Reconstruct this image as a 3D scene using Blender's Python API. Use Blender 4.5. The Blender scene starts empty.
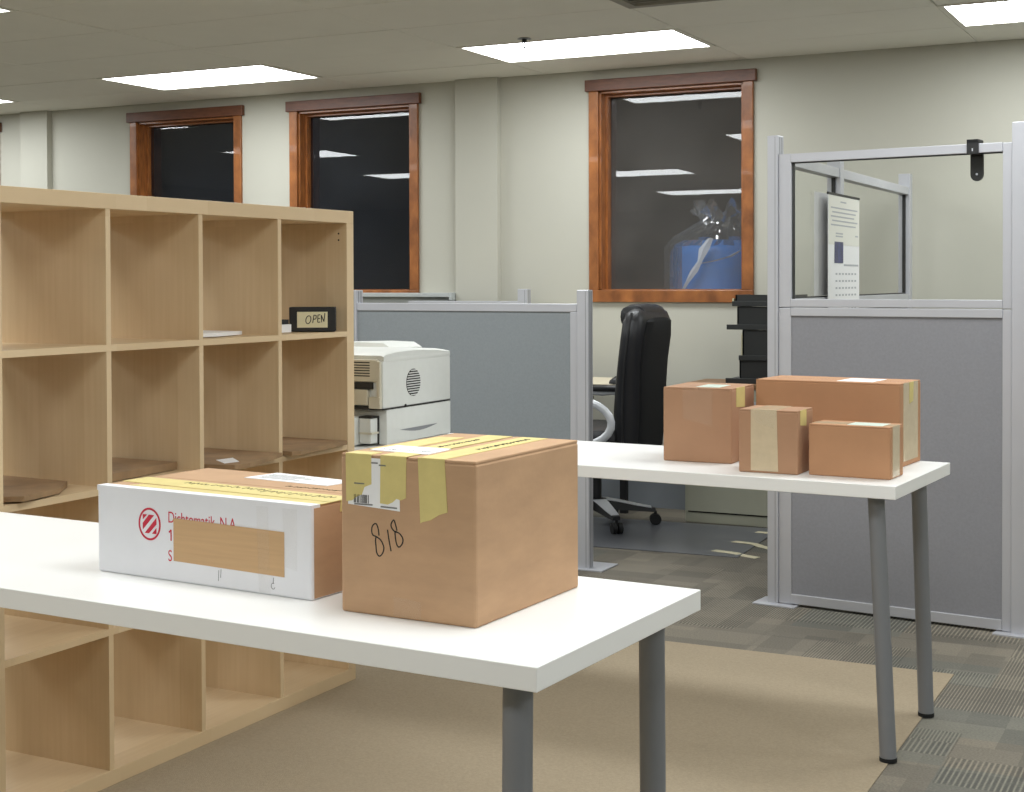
import bpy, bmesh, math, random
from mathutils import Vector, Matrix
random.seed(7)
SC = bpy.context.scene
COL = SC.collection
PI = math.pi

# ------------------------------------------------------------------ camera
WA = -0.468            # direction of the window wall seen from the camera; the world is aligned to that wall
PITCH, ROLL, CAMH, FPX, PPX, PPY = 0.0169, -0.0035, 1.2457, 1453.518, 511.075, 305.825
def to_wall(p):
    c, s = math.cos(WA), math.sin(WA)
    return Vector((p[0]*c + p[1]*s, -p[0]*s + p[1]*c, p[2]))
fw = Vector((0, math.cos(PITCH), -math.sin(PITCH)))
up0 = Vector((0, math.sin(PITCH), math.cos(PITCH)))
rt0 = Vector((1, 0, 0))
rt = rt0*math.cos(ROLL) + up0*math.sin(ROLL)
up = -rt0*math.sin(ROLL) + up0*math.cos(ROLL)
fw, rt, up = to_wall(fw), to_wall(rt), to_wall(up)
cam = bpy.data.cameras.new('camera')
cam.sensor_fit = 'HORIZONTAL'; cam.sensor_width = 36
cam.lens = FPX/1024*36
cam.shift_x = (512-PPX)/1024
cam.shift_y = -(396-PPY)/1024
cam.clip_start = 0.05
camo = bpy.data.objects.new('camera', cam); COL.objects.link(camo)
M = Matrix.Identity(4)
for i in range(3):
    M[i][0] = rt[i]; M[i][1] = up[i]; M[i][2] = -fw[i]
M[2][3] = CAMH
camo.matrix_world = M
SC.camera = camo

# ------------------------------------------------------------------ world, exposure
w = bpy.data.worlds.new('night'); SC.world = w; w.use_nodes = True
w.node_tree.nodes['Background'].inputs[0].default_value = (0.010, 0.012, 0.018, 1)
w.node_tree.nodes['Background'].inputs[1].default_value = 0.3
vs = SC.view_settings
vs.view_transform = 'Standard'; vs.look = 'None'; vs.gamma = 1; vs.use_curve_mapping = False
vs.exposure = 0.90
LIGHT_STRENGTH = 7.0
LIGHT_COLOR = (0.945, 0.985, 1.0, 1)
try:
    SC.cycles.use_denoising = True
    SC.cycles.max_bounces = 10; SC.cycles.diffuse_bounces = 6; SC.cycles.transparent_max_bounces = 16
    SC.cycles.sample_clamp_indirect = 6
except Exception: pass

CH, WY = 2.479, 7.852          # ceiling height, window wall

# ------------------------------------------------------------------ materials
def lin(c):
    c = c/255
    return c/12.92 if c <= 0.04045 else ((c+0.055)/1.055)**2.4
def rgb(r, g, b): return (lin(r), lin(g), lin(b), 1)
MATS = {}
def mat(name, col, rough=0.6, metal=0.0, var=0.0, vscale=8.0, stretch=(1, 1, 1), bump=0.0, bscale=200.0, spec=0.5, coat=0.0, alpha=1.0):
    m = bpy.data.materials.new(name); m.use_nodes = True
    nt = m.node_tree; b = nt.nodes['Principled BSDF']
    b.inputs['Base Color'].default_value = col
    b.inputs['Roughness'].default_value = rough
    b.inputs['Metallic'].default_value = metal
    b.inputs['Specular IOR Level'].default_value = spec
    b.inputs['Coat Weight'].default_value = coat
    b.inputs['Alpha'].default_value = alpha
    tc = nt.nodes.new('ShaderNodeTexCoord')
    mp = nt.nodes.new('ShaderNodeMapping'); mp.inputs['Scale'].default_value = stretch
    nt.links.new(tc.outputs['Object'], mp.inputs['Vector'])
    if var > 0:
        n = nt.nodes.new('ShaderNodeTexNoise'); n.inputs['Scale'].default_value = vscale
        n.inputs['Detail'].default_value = 5; n.inputs['Roughness'].default_value = 0.6
        nt.links.new(mp.outputs[0], n.inputs['Vector'])
        r = nt.nodes.new('ShaderNodeValToRGB')
        r.color_ramp.elements[0].position = 0.3; r.color_ramp.elements[1].position = 0.7
        r.color_ramp.elements[0].color = tuple(x*(1-var) for x in col[:3]) + (1,)
        r.color_ramp.elements[1].color = tuple(min(1, x*(1+var)) for x in col[:3]) + (1,)
        nt.links.new(n.outputs['Fac'], r.inputs['Fac']); nt.links.new(r.outputs['Color'], b.inputs['Base Color'])
    if bump > 0:
        n2 = nt.nodes.new('ShaderNodeTexNoise'); n2.inputs['Scale'].default_value = bscale; n2.inputs['Detail'].default_value = 3
        nt.links.new(tc.outputs['Object'], n2.inputs['Vector'])
        bp = nt.nodes.new('ShaderNodeBump'); bp.inputs['Strength'].default_value = bump; bp.inputs['Distance'].default_value = 0.002
        nt.links.new(n2.outputs['Fac'], bp.inputs['Height']); nt.links.new(bp.outputs['Normal'], b.inputs['Normal'])
    MATS[name] = m
    return m

def math_node(nt, op, a, b=None):
    n = nt.nodes.new('ShaderNodeMath'); n.operation = op
    for i, x in enumerate((a, b)):
        if x is None: continue
        if isinstance(x, (int, float)): n.inputs[i].default_value = x
        else: nt.links.new(x, n.inputs[i])
    return n.outputs[0]

mat('wall', rgb(188, 186, 174), 0.75, var=0.02, vscale=1.5, bump=0.15, bscale=120)
mat('ceiling_tile', rgb(234, 232, 222), 0.9, var=0.02, vscale=3, bump=0.5, bscale=260)
mat('dark_gap', rgb(120, 114, 100), 0.9)
mat('dark_room', rgb(84, 80, 78), 0.9, var=0.1, vscale=2)
mat('white_lam', rgb(240, 240, 238), 0.35, spec=0.4)
mat('leg_grey', rgb(128, 130, 134), 0.45, metal=0.25)
mat('black_plastic', rgb(26, 26, 28), 0.5)
mat('black_rubber', rgb(16, 16, 17), 0.7)
mat('leather', rgb(24, 24, 28), 0.42, bump=0.3, bscale=180)
mat('black_cloth', rgb(17, 17, 19), 0.95, bump=0.4, bscale=500)
mat('alu', rgb(194, 195, 201), 0.40, metal=0.35, var=0.03, vscale=3)
mat('alu_dark', rgb(140, 142, 146), 0.5, metal=0.4)
mat('chrome', rgb(216, 218, 222), 0.35, metal=0.25)
mat('fabric_grey', rgb(142, 142, 147), 0.95, var=0.05, vscale=120, bump=0.5, bscale=700)
mat('fabric_low', rgb(138, 144, 148), 0.95, var=0.05, vscale=120, bump=0.5, bscale=700)
mat('printer', rgb(208, 210, 206), 0.5, var=0.02, vscale=30)
mat('printer_beige', rgb(196, 190, 172), 0.55)
mat('dark_slot', rgb(38, 36, 33), 0.8)
mat('paper', rgb(235, 235, 236), 0.8)
mat('paper_cream', rgb(226, 220, 186), 0.8)
mat('paper_cream2', rgb(226, 225, 216), 0.8)
mat('reflection_grey', rgb(196, 196, 196), 0.85)
mat('ink', rgb(34, 30, 28), 0.7)
mat('ink_grey', rgb(120, 120, 120), 0.8)
mat('ink_light', rgb(178, 180, 184), 0.8)
mat('ink_brown', rgb(92, 82, 40), 0.7)
mat('red_ink', rgb(196, 36, 60), 0.7)
mat('photo_blue', rgb(52, 58, 104), 0.4, var=0.6, vscale=20)
mat('card', rgb(186, 150, 116), 0.8, var=0.08, vscale=9, stretch=(1, 1, 3), bump=0.12, bscale=90)
mat('card_dark', rgb(174, 134, 104), 0.8, var=0.05, vscale=8, bump=0.12, bscale=90)
mat('card_red', rgb(182, 136, 100), 0.8, var=0.05, vscale=8, bump=0.12, bscale=90)
mat('card_patch', rgb(198, 162, 120), 0.8, var=0.05, vscale=6, stretch=(1, 1, 30))
mat('card_white', rgb(228, 228, 232), 0.65, var=0.03, vscale=7, bump=0.1, bscale=60)
mat('card_old', rgb(150, 122, 90), 0.85, var=0.2, vscale=12)
mat('tape_masking', rgb(212, 196, 128), 0.6, var=0.06, vscale=25)
mat('tape_tan', rgb(204, 186, 156), 0.25, var=0.05, vscale=30, coat=0.3)
mat('tape_clear', rgb(225, 215, 198), 0.3, alpha=0.07)
mat('tape_floor', rgb(214, 206, 176), 0.7)
mat('label_green', rgb(206, 222, 210), 0.5)
mat('desk_top', rgb(206, 196, 172), 0.5)
mat('cabinet', rgb(176, 176, 158), 0.5, var=0.02)
mat('cab_wood', rgb(128, 98, 66), 0.6)
mat('tray', rgb(44, 46, 46), 0.5)
mat('panel_blue', rgb(140, 146, 154), 0.7)
mat('mat_plastic', rgb(104, 106, 112), 0.28, spec=0.5, var=0.04, vscale=4)
mat('drum_blue', rgb(0, 112, 196), 0.4)
mat('heater', rgb(178, 182, 180), 0.5)
mat('vent', rgb(150, 147, 136), 0.6)
mat('hanger_black', rgb(30, 31, 32), 0.5)

def mat_emit(name, col, s):
    m = bpy.data.materials.new(name); m.use_nodes = True; nt = m.node_tree
    nt.nodes.clear()
    o = nt.nodes.new('ShaderNodeOutputMaterial'); e = nt.nodes.new('ShaderNodeEmission')
    e.inputs[0].default_value = col; e.inputs[1].default_value = s
    nt.links.new(e.outputs[0], o.inputs[0]); MATS[name] = m
mat_emit('diffuser', LIGHT_COLOR, LIGHT_STRENGTH)

def mat_pane(name, tint, ior, gain, haze=0.0, dcol=(0.6, 0.6, 0.6, 1)):
    m = bpy.data.materials.new(name); m.use_nodes = True; nt = m.node_tree; nt.nodes.clear()
    o = nt.nodes.new('ShaderNodeOutputMaterial'); mx = nt.nodes.new('ShaderNodeMixShader')
    t = nt.nodes.new('ShaderNodeBsdfTransparent'); t.inputs[0].default_value = tint
    g = nt.nodes.new('ShaderNodeBsdfGlossy'); g.inputs['Roughness'].default_value = 0.0
    f = nt.nodes.new('ShaderNodeFresnel'); f.inputs[0].default_value = ior
    k = math_node(nt, 'MULTIPLY', f.outputs[0], gain)
    nt.links.new(k, mx.inputs[0]); nt.links.new(t.outputs[0], mx.inputs[1]); nt.links.new(g.outputs[0], mx.inputs[2])
    if haze > 0:      # haze painted in as diffuse colour, lifting the dark panes
        m2 = nt.nodes.new('ShaderNodeMixShader'); df = nt.nodes.new('ShaderNodeBsdfDiffuse'); df.inputs[0].default_value = dcol
        tc = nt.nodes.new('ShaderNodeTexCoord'); nz = nt.nodes.new('ShaderNodeTexNoise'); nz.inputs['Scale'].default_value = 3.0
        nt.links.new(tc.outputs['Object'], nz.inputs['Vector'])
        nt.links.new(math_node(nt, 'MULTIPLY', math_node(nt, 'ADD', nz.outputs['Fac'], 0.5), haze), m2.inputs[0])
        nt.links.new(mx.outputs[0], m2.inputs[1]); nt.links.new(df.outputs[0], m2.inputs[2]); mx = m2
    nt.links.new(mx.outputs[0], o.inputs[0]); MATS[name] = m
mat_pane('window_glass', (0.86, 0.87, 0.88, 1), 1.5, 1.7, 0.030, (0.52, 0.58, 0.70, 1))
mat_pane('window_glass_hazy', (0.92, 0.92, 0.92, 1), 1.5, 1.7, 0.10, (0.56, 0.53, 0.50, 1))
mat_pane('clear_glass', (0.95, 0.96, 0.95, 1), 1.45, 0.5)
mat_pane('poly_bag', (0.96, 0.97, 0.98, 1), 1.5, 0.6, 0.07, (0.8, 0.85, 0.9, 1))
mat('bag_glint', rgb(225, 232, 238), 0.3, alpha=0.6)

def mat_wood_veneer():
    # pale birch veneer: broad bands across the board depth with fine grain
    m = mat('veneer', rgb(222, 196, 156), 0.5); nt = m.node_tree; b = nt.nodes['Principled BSDF']
    tc = nt.nodes.new('ShaderNodeTexCoord'); sp = nt.nodes.new('ShaderNodeSeparateXYZ'); nt.links.new(tc.outputs['Object'], sp.inputs[0])
    cell = math_node(nt, 'FLOOR', math_node(nt, 'MULTIPLY', sp.outputs[0], 13.0))
    row = math_node(nt, 'FLOOR', math_node(nt, 'MULTIPLY', sp.outputs[2], 2.84))
    colr = math_node(nt, 'FLOOR', math_node(nt, 'MULTIPLY', sp.outputs[1], 2.84))
    cmb = nt.nodes.new('ShaderNodeCombineXYZ')
    for i, q in enumerate((cell, colr, row)): nt.links.new(q, cmb.inputs[i])
    wn = nt.nodes.new('ShaderNodeTexWhiteNoise'); nt.links.new(cmb.outputs[0], wn.inputs[0])
    mp = nt.nodes.new('ShaderNodeMapping'); mp.inputs['Scale'].default_value = (60, 2.5, 2.5); nt.links.new(tc.outputs['Object'], mp.inputs[0])
    n = nt.nodes.new('ShaderNodeTexNoise'); n.inputs['Scale'].default_value = 1.5; n.inputs['Detail'].default_value = 4
    nt.links.new(mp.outputs[0], n.inputs['Vector'])
    f = math_node(nt, 'ADD', math_node(nt, 'MULTIPLY', wn.outputs[0], 0.30), math_node(nt, 'MULTIPLY', n.outputs['Fac'], 0.6))
    r = nt.nodes.new('ShaderNodeValToRGB')
    r.color_ramp.elements[0].position = 0.15; r.color_ramp.elements[1].position = 0.95
    r.color_ramp.elements[0].color = rgb(204, 178, 140); r.color_ramp.elements[1].color = rgb(222, 199, 164)
    nt.links.new(f, r.inputs[0]); nt.links.new(r.outputs[0], b.inputs['Base Color'])
mat_wood_veneer()

def mat_window_wood():
    m = mat('oak', rgb(160, 98, 50), 0.4, coat=0.15); nt = m.node_tree; b = nt.nodes['Principled BSDF']
    tc = nt.nodes.new('ShaderNodeTexCoord'); mp = nt.nodes.new('ShaderNodeMapping'); mp.inputs['Scale'].default_value = (6, 30, 4)
    nt.links.new(tc.outputs['Object'], mp.inputs[0])
    n = nt.nodes.new('ShaderNodeTexNoise'); n.inputs['Scale'].default_value = 2.5; n.inputs['Detail'].default_value = 6
    nt.links.new(mp.outputs[0], n.inputs['Vector'])
    r = nt.nodes.new('ShaderNodeValToRGB'); r.color_ramp.elements[0].position = 0.3; r.color_ramp.elements[1].position = 0.72
    r.color_ramp.elements[0].color = rgb(118, 68, 30); r.color_ramp.elements[1].color = rgb(168, 104, 52)
    nt.links.new(n.outputs['Fac'], r.inputs[0]); nt.links.new(r.outputs[0], b.inputs['Base Color'])
mat_window_wood()
mat('oak_dark', rgb(104, 62, 40), 0.4, var=0.25, vscale=14, stretch=(1, 1, 5))

def mat_carpet_tiles():
    # grey-brown modular carpet: patches of plain pile and of ribbed lines running either way
    m = mat('carpet', rgb(110, 104, 92), 0.95); nt = m.node_tree; b = nt.nodes['Principled BSDF']
    tc = nt.nodes.new('ShaderNodeTexCoord'); sp = nt.nodes.new('ShaderNodeSeparateXYZ'); nt.links.new(tc.outputs['Object'], sp.inputs[0])
    X, Y = sp.outputs[0], sp.outputs[1]
    def cells(sx, sy, seed, off=0.0):
        a = math_node(nt, 'FLOOR', math_node(nt, 'ADD', math_node(nt, 'MULTIPLY', X, sx), off))
        c = math_node(nt, 'FLOOR', math_node(nt, 'ADD', math_node(nt, 'MULTIPLY', Y, sy), off*0.7))
        cm = nt.nodes.new('ShaderNodeCombineXYZ'); nt.links.new(a, cm.inputs[0]); nt.links.new(c, cm.inputs[1]); cm.inputs[2].default_value = seed
        wn = nt.nodes.new('ShaderNodeTexWhiteNoise'); nt.links.new(cm.outputs[0], wn.inputs[0]); return wn.outputs[0]
    tile = cells(2.0, 2.0, 1.3)
    A = cells(4.0, 9.0, 2.1); B = cells(9.0, 4.0, 3.7, 0.3); Cc = cells(3.0, 6.0, 5.9, 0.55)
    pick = math_node(nt, 'GREATER_THAN', tile, 0.5)
    inv = math_node(nt, 'SUBTRACT', 1.0, pick)
    tone = math_node(nt, 'ADD', math_node(nt, 'MULTIPLY', A, pick), math_node(nt, 'MULTIPLY', B, inv))
    tone = math_node(nt, 'ADD', math_node(nt, 'ADD', math_node(nt, 'MULTIPLY', tone, 0.38), 0.12), math_node(nt, 'MULTIPLY', Cc, 0.34))
    def stripes(coord, fr): return math_node(nt, 'ADD', math_node(nt, 'MULTIPLY', math_node(nt, 'SINE', math_node(nt, 'MULTIPLY', coord, fr)), 0.5), 0.5)
    st = math_node(nt, 'ADD', math_node(nt, 'MULTIPLY', stripes(X, 450.0), pick), math_node(nt, 'MULTIPLY', stripes(X, 640.0), inv))
    st = math_node(nt, 'POWER', st, 2.2)
    has = math_node(nt, 'GREATER_THAN', cells(3.2, 4.6, 8.8, 0.2), 0.34)
    brk = nt.nodes.new('ShaderNodeTexNoise'); brk.inputs['Scale'].default_value = 26; brk.inputs['Detail'].default_value = 2
    nt.links.new(tc.outputs['Object'], brk.inputs['Vector'])
    st = math_node(nt, 'MULTIPLY', math_node(nt, 'MULTIPLY', math_node(nt, 'SUBTRACT', st, 0.45), has), math_node(nt, 'MULTIPLY', brk.outputs['Fac'], 2.0))
    n = nt.nodes.new('ShaderNodeTexNoise'); n.inputs['Scale'].default_value = 160; n.inputs['Detail'].default_value = 3
    nt.links.new(tc.outputs['Object'], n.inputs['Vector'])
    f = math_node(nt, 'ADD', math_node(nt, 'ADD', tone, math_node(nt, 'MULTIPLY', st, 0.95)), math_node(nt, 'MULTIPLY', math_node(nt, 'SUBTRACT', n.outputs['Fac'], 0.5), 0.9))
    r = nt.nodes.new('ShaderNodeValToRGB'); r.color_ramp.elements[0].position = 0.0; r.color_ramp.elements[1].position = 1.0
    r.color_ramp.elements[0].color = rgb(88, 84, 76); r.color_ramp.elements[1].color = rgb(142, 134, 118)
    e = r.color_ramp.elements.new(0.5); e.color = rgb(114, 108, 97)
    nt.links.new(f, r.inputs[0])
    hue = nt.nodes.new('ShaderNodeMix'); hue.data_type = 'RGBA'; hue.blend_type = 'MULTIPLY'
    hue.inputs['B'].default_value = (0.80, 0.92, 1.0, 1)
    nt.links.new(math_node(nt, 'MULTIPLY', math_node(nt, 'GREATER_THAN', cells(2.6, 3.8, 12.4, 0.8), 0.6), 0.6), hue.inputs['Factor'])
    nt.links.new(r.outputs[0], hue.inputs['A']); nt.links.new(hue.outputs['Result'], b.inputs['Base Color'])
    bp = nt.nodes.new('ShaderNodeBump'); bp.inputs['Strength'].default_value = 0.4; bp.inputs['Distance'].default_value = 0.003
    nt.links.new(f, bp.inputs['Height']); nt.links.new(bp.outputs[0], b.inputs['Normal'])
mat_carpet_tiles()
mat('rug', rgb(164, 150, 128), 0.97, var=0.10, vscale=150, bump=0.8, bscale=350, spec=0.1)

# ------------------------------------------------------------------ mesh helpers
def link(name, me, parent=None, m=None, loc=None, rot=None):
    o = bpy.data.objects.new(name, me); COL.objects.link(o)
    if m is not None and me is not None and not me.materials: me.materials.append(MATS[m])
    if parent is not None: o.parent = parent
    if loc is not None: o.location = loc
    if rot is not None: o.rotation_euler = rot
    return o
def finish(bm, name, m, parent=None, smooth=False, loc=None, rot=None):
    me = bpy.data.meshes.new(name); bmesh.ops.recalc_face_normals(bm, faces=bm.faces[:])
    bm.to_mesh(me); bm.free()
    if smooth:
        for p in me.polygons: p.use_smooth = True
        try: me.set_sharp_from_angle(angle=math.radians(40))
        except Exception: pass
    return link(name, me, parent, m, loc, rot)
def box(bm, x0, x1, y0, y1, z0, z1, bev=0.0, seg=2):
    r = bmesh.ops.create_cube(bm, size=1.0)
    vs_ = r['verts']
    for v in vs_:
        v.co.x = x0 if v.co.x < 0 else x1; v.co.y = y0 if v.co.y < 0 else y1; v.co.z = z0 if v.co.z < 0 else z1
    if bev > 0:
        es = list({e for v in vs_ for e in v.link_edges})
        bmesh.ops.bevel(bm, geom=es, offset=bev, segments=seg, profile=0.5, affect='EDGES')
def B(name, m, parent, *boxes, bev=0.0, loc=None, rot=None):
    bm = bmesh.new()
    for b in boxes: box(bm, *b, bev=bev)
    return finish(bm, name, m, parent, smooth=bev > 0.005, loc=loc, rot=rot)
def quad(name, m, parent, pts):
    bm = bmesh.new(); bm.faces.new([bm.verts.new(p) for p in pts]); return finish(bm, name, m, parent)
def cyl(bm, p0, p1, r0, r1=None, n=20):
    r1 = r0 if r1 is None else r1
    p0, p1 = Vector(p0), Vector(p1); d = p1-p0
    q = d.to_track_quat('Z', 'Y').to_matrix().to_4x4()
    bmesh.ops.create_cone(bm, cap_ends=True, cap_tris=False, segments=n, radius1=r0, radius2=r1, depth=d.length,
                          matrix=Matrix.Translation((p0+p1)/2) @ q)
def tube(bm, pts, r, n=10, flat=None):
    pts = [Vector(p) for p in pts]; rings = []
    prev = None
    for i, p in enumerate(pts):
        t = (pts[min(i+1, len(pts)-1)]-pts[max(i-1, 0)]).normalized()
        if prev is None:
            a = Vector((0, 1, 0)) if abs(t.y) < 0.9 else Vector((1, 0, 0))
            u = t.cross(a).normalized()
        else:
            u = (prev - t*prev.dot(t)).normalized()
        prev = u; v = t.cross(u)
        ru, rv = (r, r) if flat is None else flat
        rings.append([bm.verts.new(p + u*ru*math.cos(2*PI*k/n) + v*rv*math.sin(2*PI*k/n)) for k in range(n)])
    loft(bm, rings)
def loft(bm, rings, cap=True):
    n = len(rings[0])
    for a, b in zip(rings, rings[1:]):
        for k in range(n): bm.faces.new((a[k], a[(k+1) % n], b[(k+1) % n], b[k]))
    if cap:
        bm.faces.new(rings[0][::-1]); bm.faces.new(rings[-1])
def sring(bm, c, ax, ay, rx, ry, n=24, e=0.6):
    # superellipse ring around c in the plane ax, ay
    out = []
    for k in range(n):
        t = 2*PI*k/n; cx, cy = math.cos(t), math.sin(t)
        out.append(bm.verts.new(Vector(c) + Vector(ax)*rx*math.copysign(abs(cx)**e, cx) + Vector(ay)*ry*math.copysign(abs(cy)**e, cy)))
    return out
def thing(name, label, cat, loc=(0, 0, 0), rz=0.0, group=None, kind=None):
    o = bpy.data.objects.new(name, None); COL.objects.link(o); o.empty_display_size = 0.1
    o.location = loc; o.rotation_euler = (0, 0, rz)
    tag(o, label, cat, group, kind); return o
def tag(o, label=None, cat=None, group=None, kind=None):
    if label: o['label'] = label
    if cat: o['category'] = cat
    if group: o['group'] = group
    if kind: o['kind'] = kind
    return o
def strokes(name, m, parent, lines, wd, origin, ax, ay, nrm):
    # pen strokes: flat ribbons lying on a surface, 2D points along ax, ay
    bm = bmesh.new(); o, ax, ay, nrm = Vector(origin), Vector(ax), Vector(ay), Vector(nrm)
    for L in lines:
        P = [Vector((x, y)) for x, y in L]; ring = []
        for i, p in enumerate(P):
            t = (P[min(i+1, len(P)-1)]-P[max(i-1, 0)])
            t = t.normalized() if t.length > 1e-9 else Vector((1, 0))
            q = Vector((-t.y, t.x))*wd/2
            ring.append([bm.verts.new(o + ax*(p+s*q).x + ay*(p+s*q).y + nrm*h) for s, h in ((1, 0), (1, 0.0004), (-1, 0.0004), (-1, 0))])
        if len(ring) > 1: loft(bm, ring)
    return finish(bm, name, m, parent)
def oval(cx, cy, rx, ry, t0=0, t1=360, n=18, tilt=0.0):
    out = []
    for i in range(n+1):
        t = math.radians(t0+(t1-t0)*i/n); x, y = rx*math.cos(t), ry*math.sin(t)
        out.append((cx+x+tilt*y, cy+y))
    return out
def text_mesh(name, body, size, m, parent, origin, ax, ay, nrm, xs=1.0):
    cu = bpy.data.curves.new('text', 'FONT'); cu.body = body; cu.size = size; cu.extrude = 0.0003
    ob = bpy.data.objects.new('text', cu); COL.objects.link(ob)
    bpy.context.view_layer.update()
    me = bpy.data.meshes.new_from_object(ob.evaluated_get(bpy.context.evaluated_depsgraph_get()))
    bpy.data.objects.remove(ob); bpy.data.curves.remove(cu)
    A, Bv, N, O = Vector(ax), Vector(ay), Vector(nrm), Vector(origin)
    for v in me.vertices: v.co = O + A*v.co.x*xs + Bv*v.co.y + N*v.co.z
    me.materials.clear()
    return link(name, me, parent, m)

# ------------------------------------------------------------------ the setting
XL, XR, YB = -12.2, 3.2, -3.0      # side walls and the wall behind the camera
tag(B('floor', 'carpet', None, (XL, XR, YB, WY, -0.05, 0.0)), 'grey-brown carpet tile floor with patches of ribbed lines', kind='structure')
tag(B('wall_left', 'wall', None, (XL-0.1, XL, YB, WY+0.3, 0, CH+0.1)), 'pale wall at the far left end of the office', kind='structure')
tag(B('wall_right', 'wall', None, (XR, XR+0.1, YB, WY+0.3, 0, CH+0.1)), 'pale wall closing the office on the right', kind='structure')
tag(B('wall_front', 'wall', None, (XL, XR, YB-0.1, YB, 0, CH+0.1)), 'pale wall behind the camera', kind='structure')

# window wall with openings
WIN = [(-9.14, -8.15), (-6.941, -5.952), (-5.597, -4.590), (-3.464, -2.431)]
WZ0, WZ1, CAS = 1.122, 2.410, 0.06
wb = bmesh.new(); wt = 0.16
xs = XL
for (a, b) in WIN:
    a, b = a+0.03, b-0.03
    box(wb, xs, a, WY, WY+wt, 0, CH+0.1)
    box(wb, a, b, WY, WY+wt, 0, WZ0+0.03); box(wb, a, b, WY, WY+wt, WZ1-0.03, CH+0.1)
    xs = b
box(wb, xs, XR, WY, WY+wt, 0, CH+0.1)
wall_back = tag(finish(wb, 'wall_back', 'wall'), 'off-white window wall across the back of the office', kind='structure')
for a, b in ((-7.92, -7.66), (-4.325, -4.035)):
    B('pilaster', 'wall', wall_back, (a, b, WY-0.05, WY, 0, CH), bev=0.004)
tag(B('baseboard_back', 'alu_dark', None, (XL, -2.7, WY-0.012, WY, 0, 0.10)), 'dark baseboard along the window wall', kind='structure')

for i, (a, b) in enumerate(WIN):
    t = thing('window_%d' % (i+1), ['stained wood window cut off at the left edge of the picture',
        'stained wood window furthest left above the cube shelf', 'stained wood window standing just left of the pilaster',
        'largest stained wood window with a blue drum behind it'][i], None, ((a+b)/2, WY, 0), kind='structure')
    h = (b-a)/2-0.018; c = CAS
    z0, z1 = WZ0, WZ1
    B('casing', 'oak', t, (-h, -h+c, -0.02, 0.0, z0+0.07, z1-0.055), bev=0.003)
    B('casing', 'oak', t, (h-c, h, -0.02, 0.0, z0+0.07, z1-0.055), bev=0.003)
    B('head_casing', 'oak_dark', t, (-h-0.02, h+0.02, -0.032, 0.0, z1-0.055, z1+0.012), bev=0.003)
    B('sill_casing', 'oak', t, (-h, h, -0.022, 0.0, z0, z0+0.07), bev=0.003)
    j = 0.025
    B('jamb', 'oak', t, (-h+c-0.012, -h+c+j-0.012, 0.0, 0.15, z0+0.058, z1-0.043))
    B('jamb', 'oak', t, (h-c-j+0.012, h-c+0.012, 0.0, 0.15, z0+0.058, z1-0.043))
    B('head_jamb', 'oak', t, (-h+c, h-c, 0.0, 0.15, z1-0.068, z1-0.043))
    B('stool', 'oak', t, (-h+c, h-c, 0.0, 0.15, z0+0.055, z0+0.075))
    B('stop_bead', 'oak', t, (-h+c+0.013, -h+c+0.028, 0.06, 0.10, z0+0.075, z1-0.068), (h-c-0.028, h-c-0.013, 0.06, 0.10, z0+0.075, z1-0.068),
      (-h+c+0.028, h-c-0.028, 0.06, 0.10, z1-0.083, z1-0.068))
    bm = bmesh.new(); tl = (0.0, 0.0, 0.0032, 0.0068)[i]   # panes are not perfectly plumb
    v = [bm.verts.new(p) for p in ((-h+c+0.02, 0.11-tl, z0+0.07), (h-c-0.02, 0.11-tl, z0+0.07), (h-c-0.02, 0.11+tl, z1-0.07), (-h+c+0.02, 0.11+tl, z1-0.07))]
    bm.faces.new(v)
    finish(bm, 'pane', 'window_glass' if i < 3 else 'window_glass_hazy', t)

# unlit warehouse on the other side of the windows
tag(B('wall_beyond', 'dark_room', None, (XL, XR, 11.6, 11.7, 0, 4.0), (-4.3, XR, 9.5, 9.6, 0, 4.0)), 'dark far wall of the unlit store beyond the windows', kind='structure')
tag(B('floor_beyond', 'dark_room', None, (XL, XR, WY+wt, 11.6, 0.45, 0.5)), 'dark floor of the unlit store beyond the windows', kind='structure')
tag(B('ceiling_beyond', 'dark_room', None, (XL, XR, WY+wt, 11.6, 4.0, 4.1)), 'dark roof of the unlit store beyond the windows', kind='structure')

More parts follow.
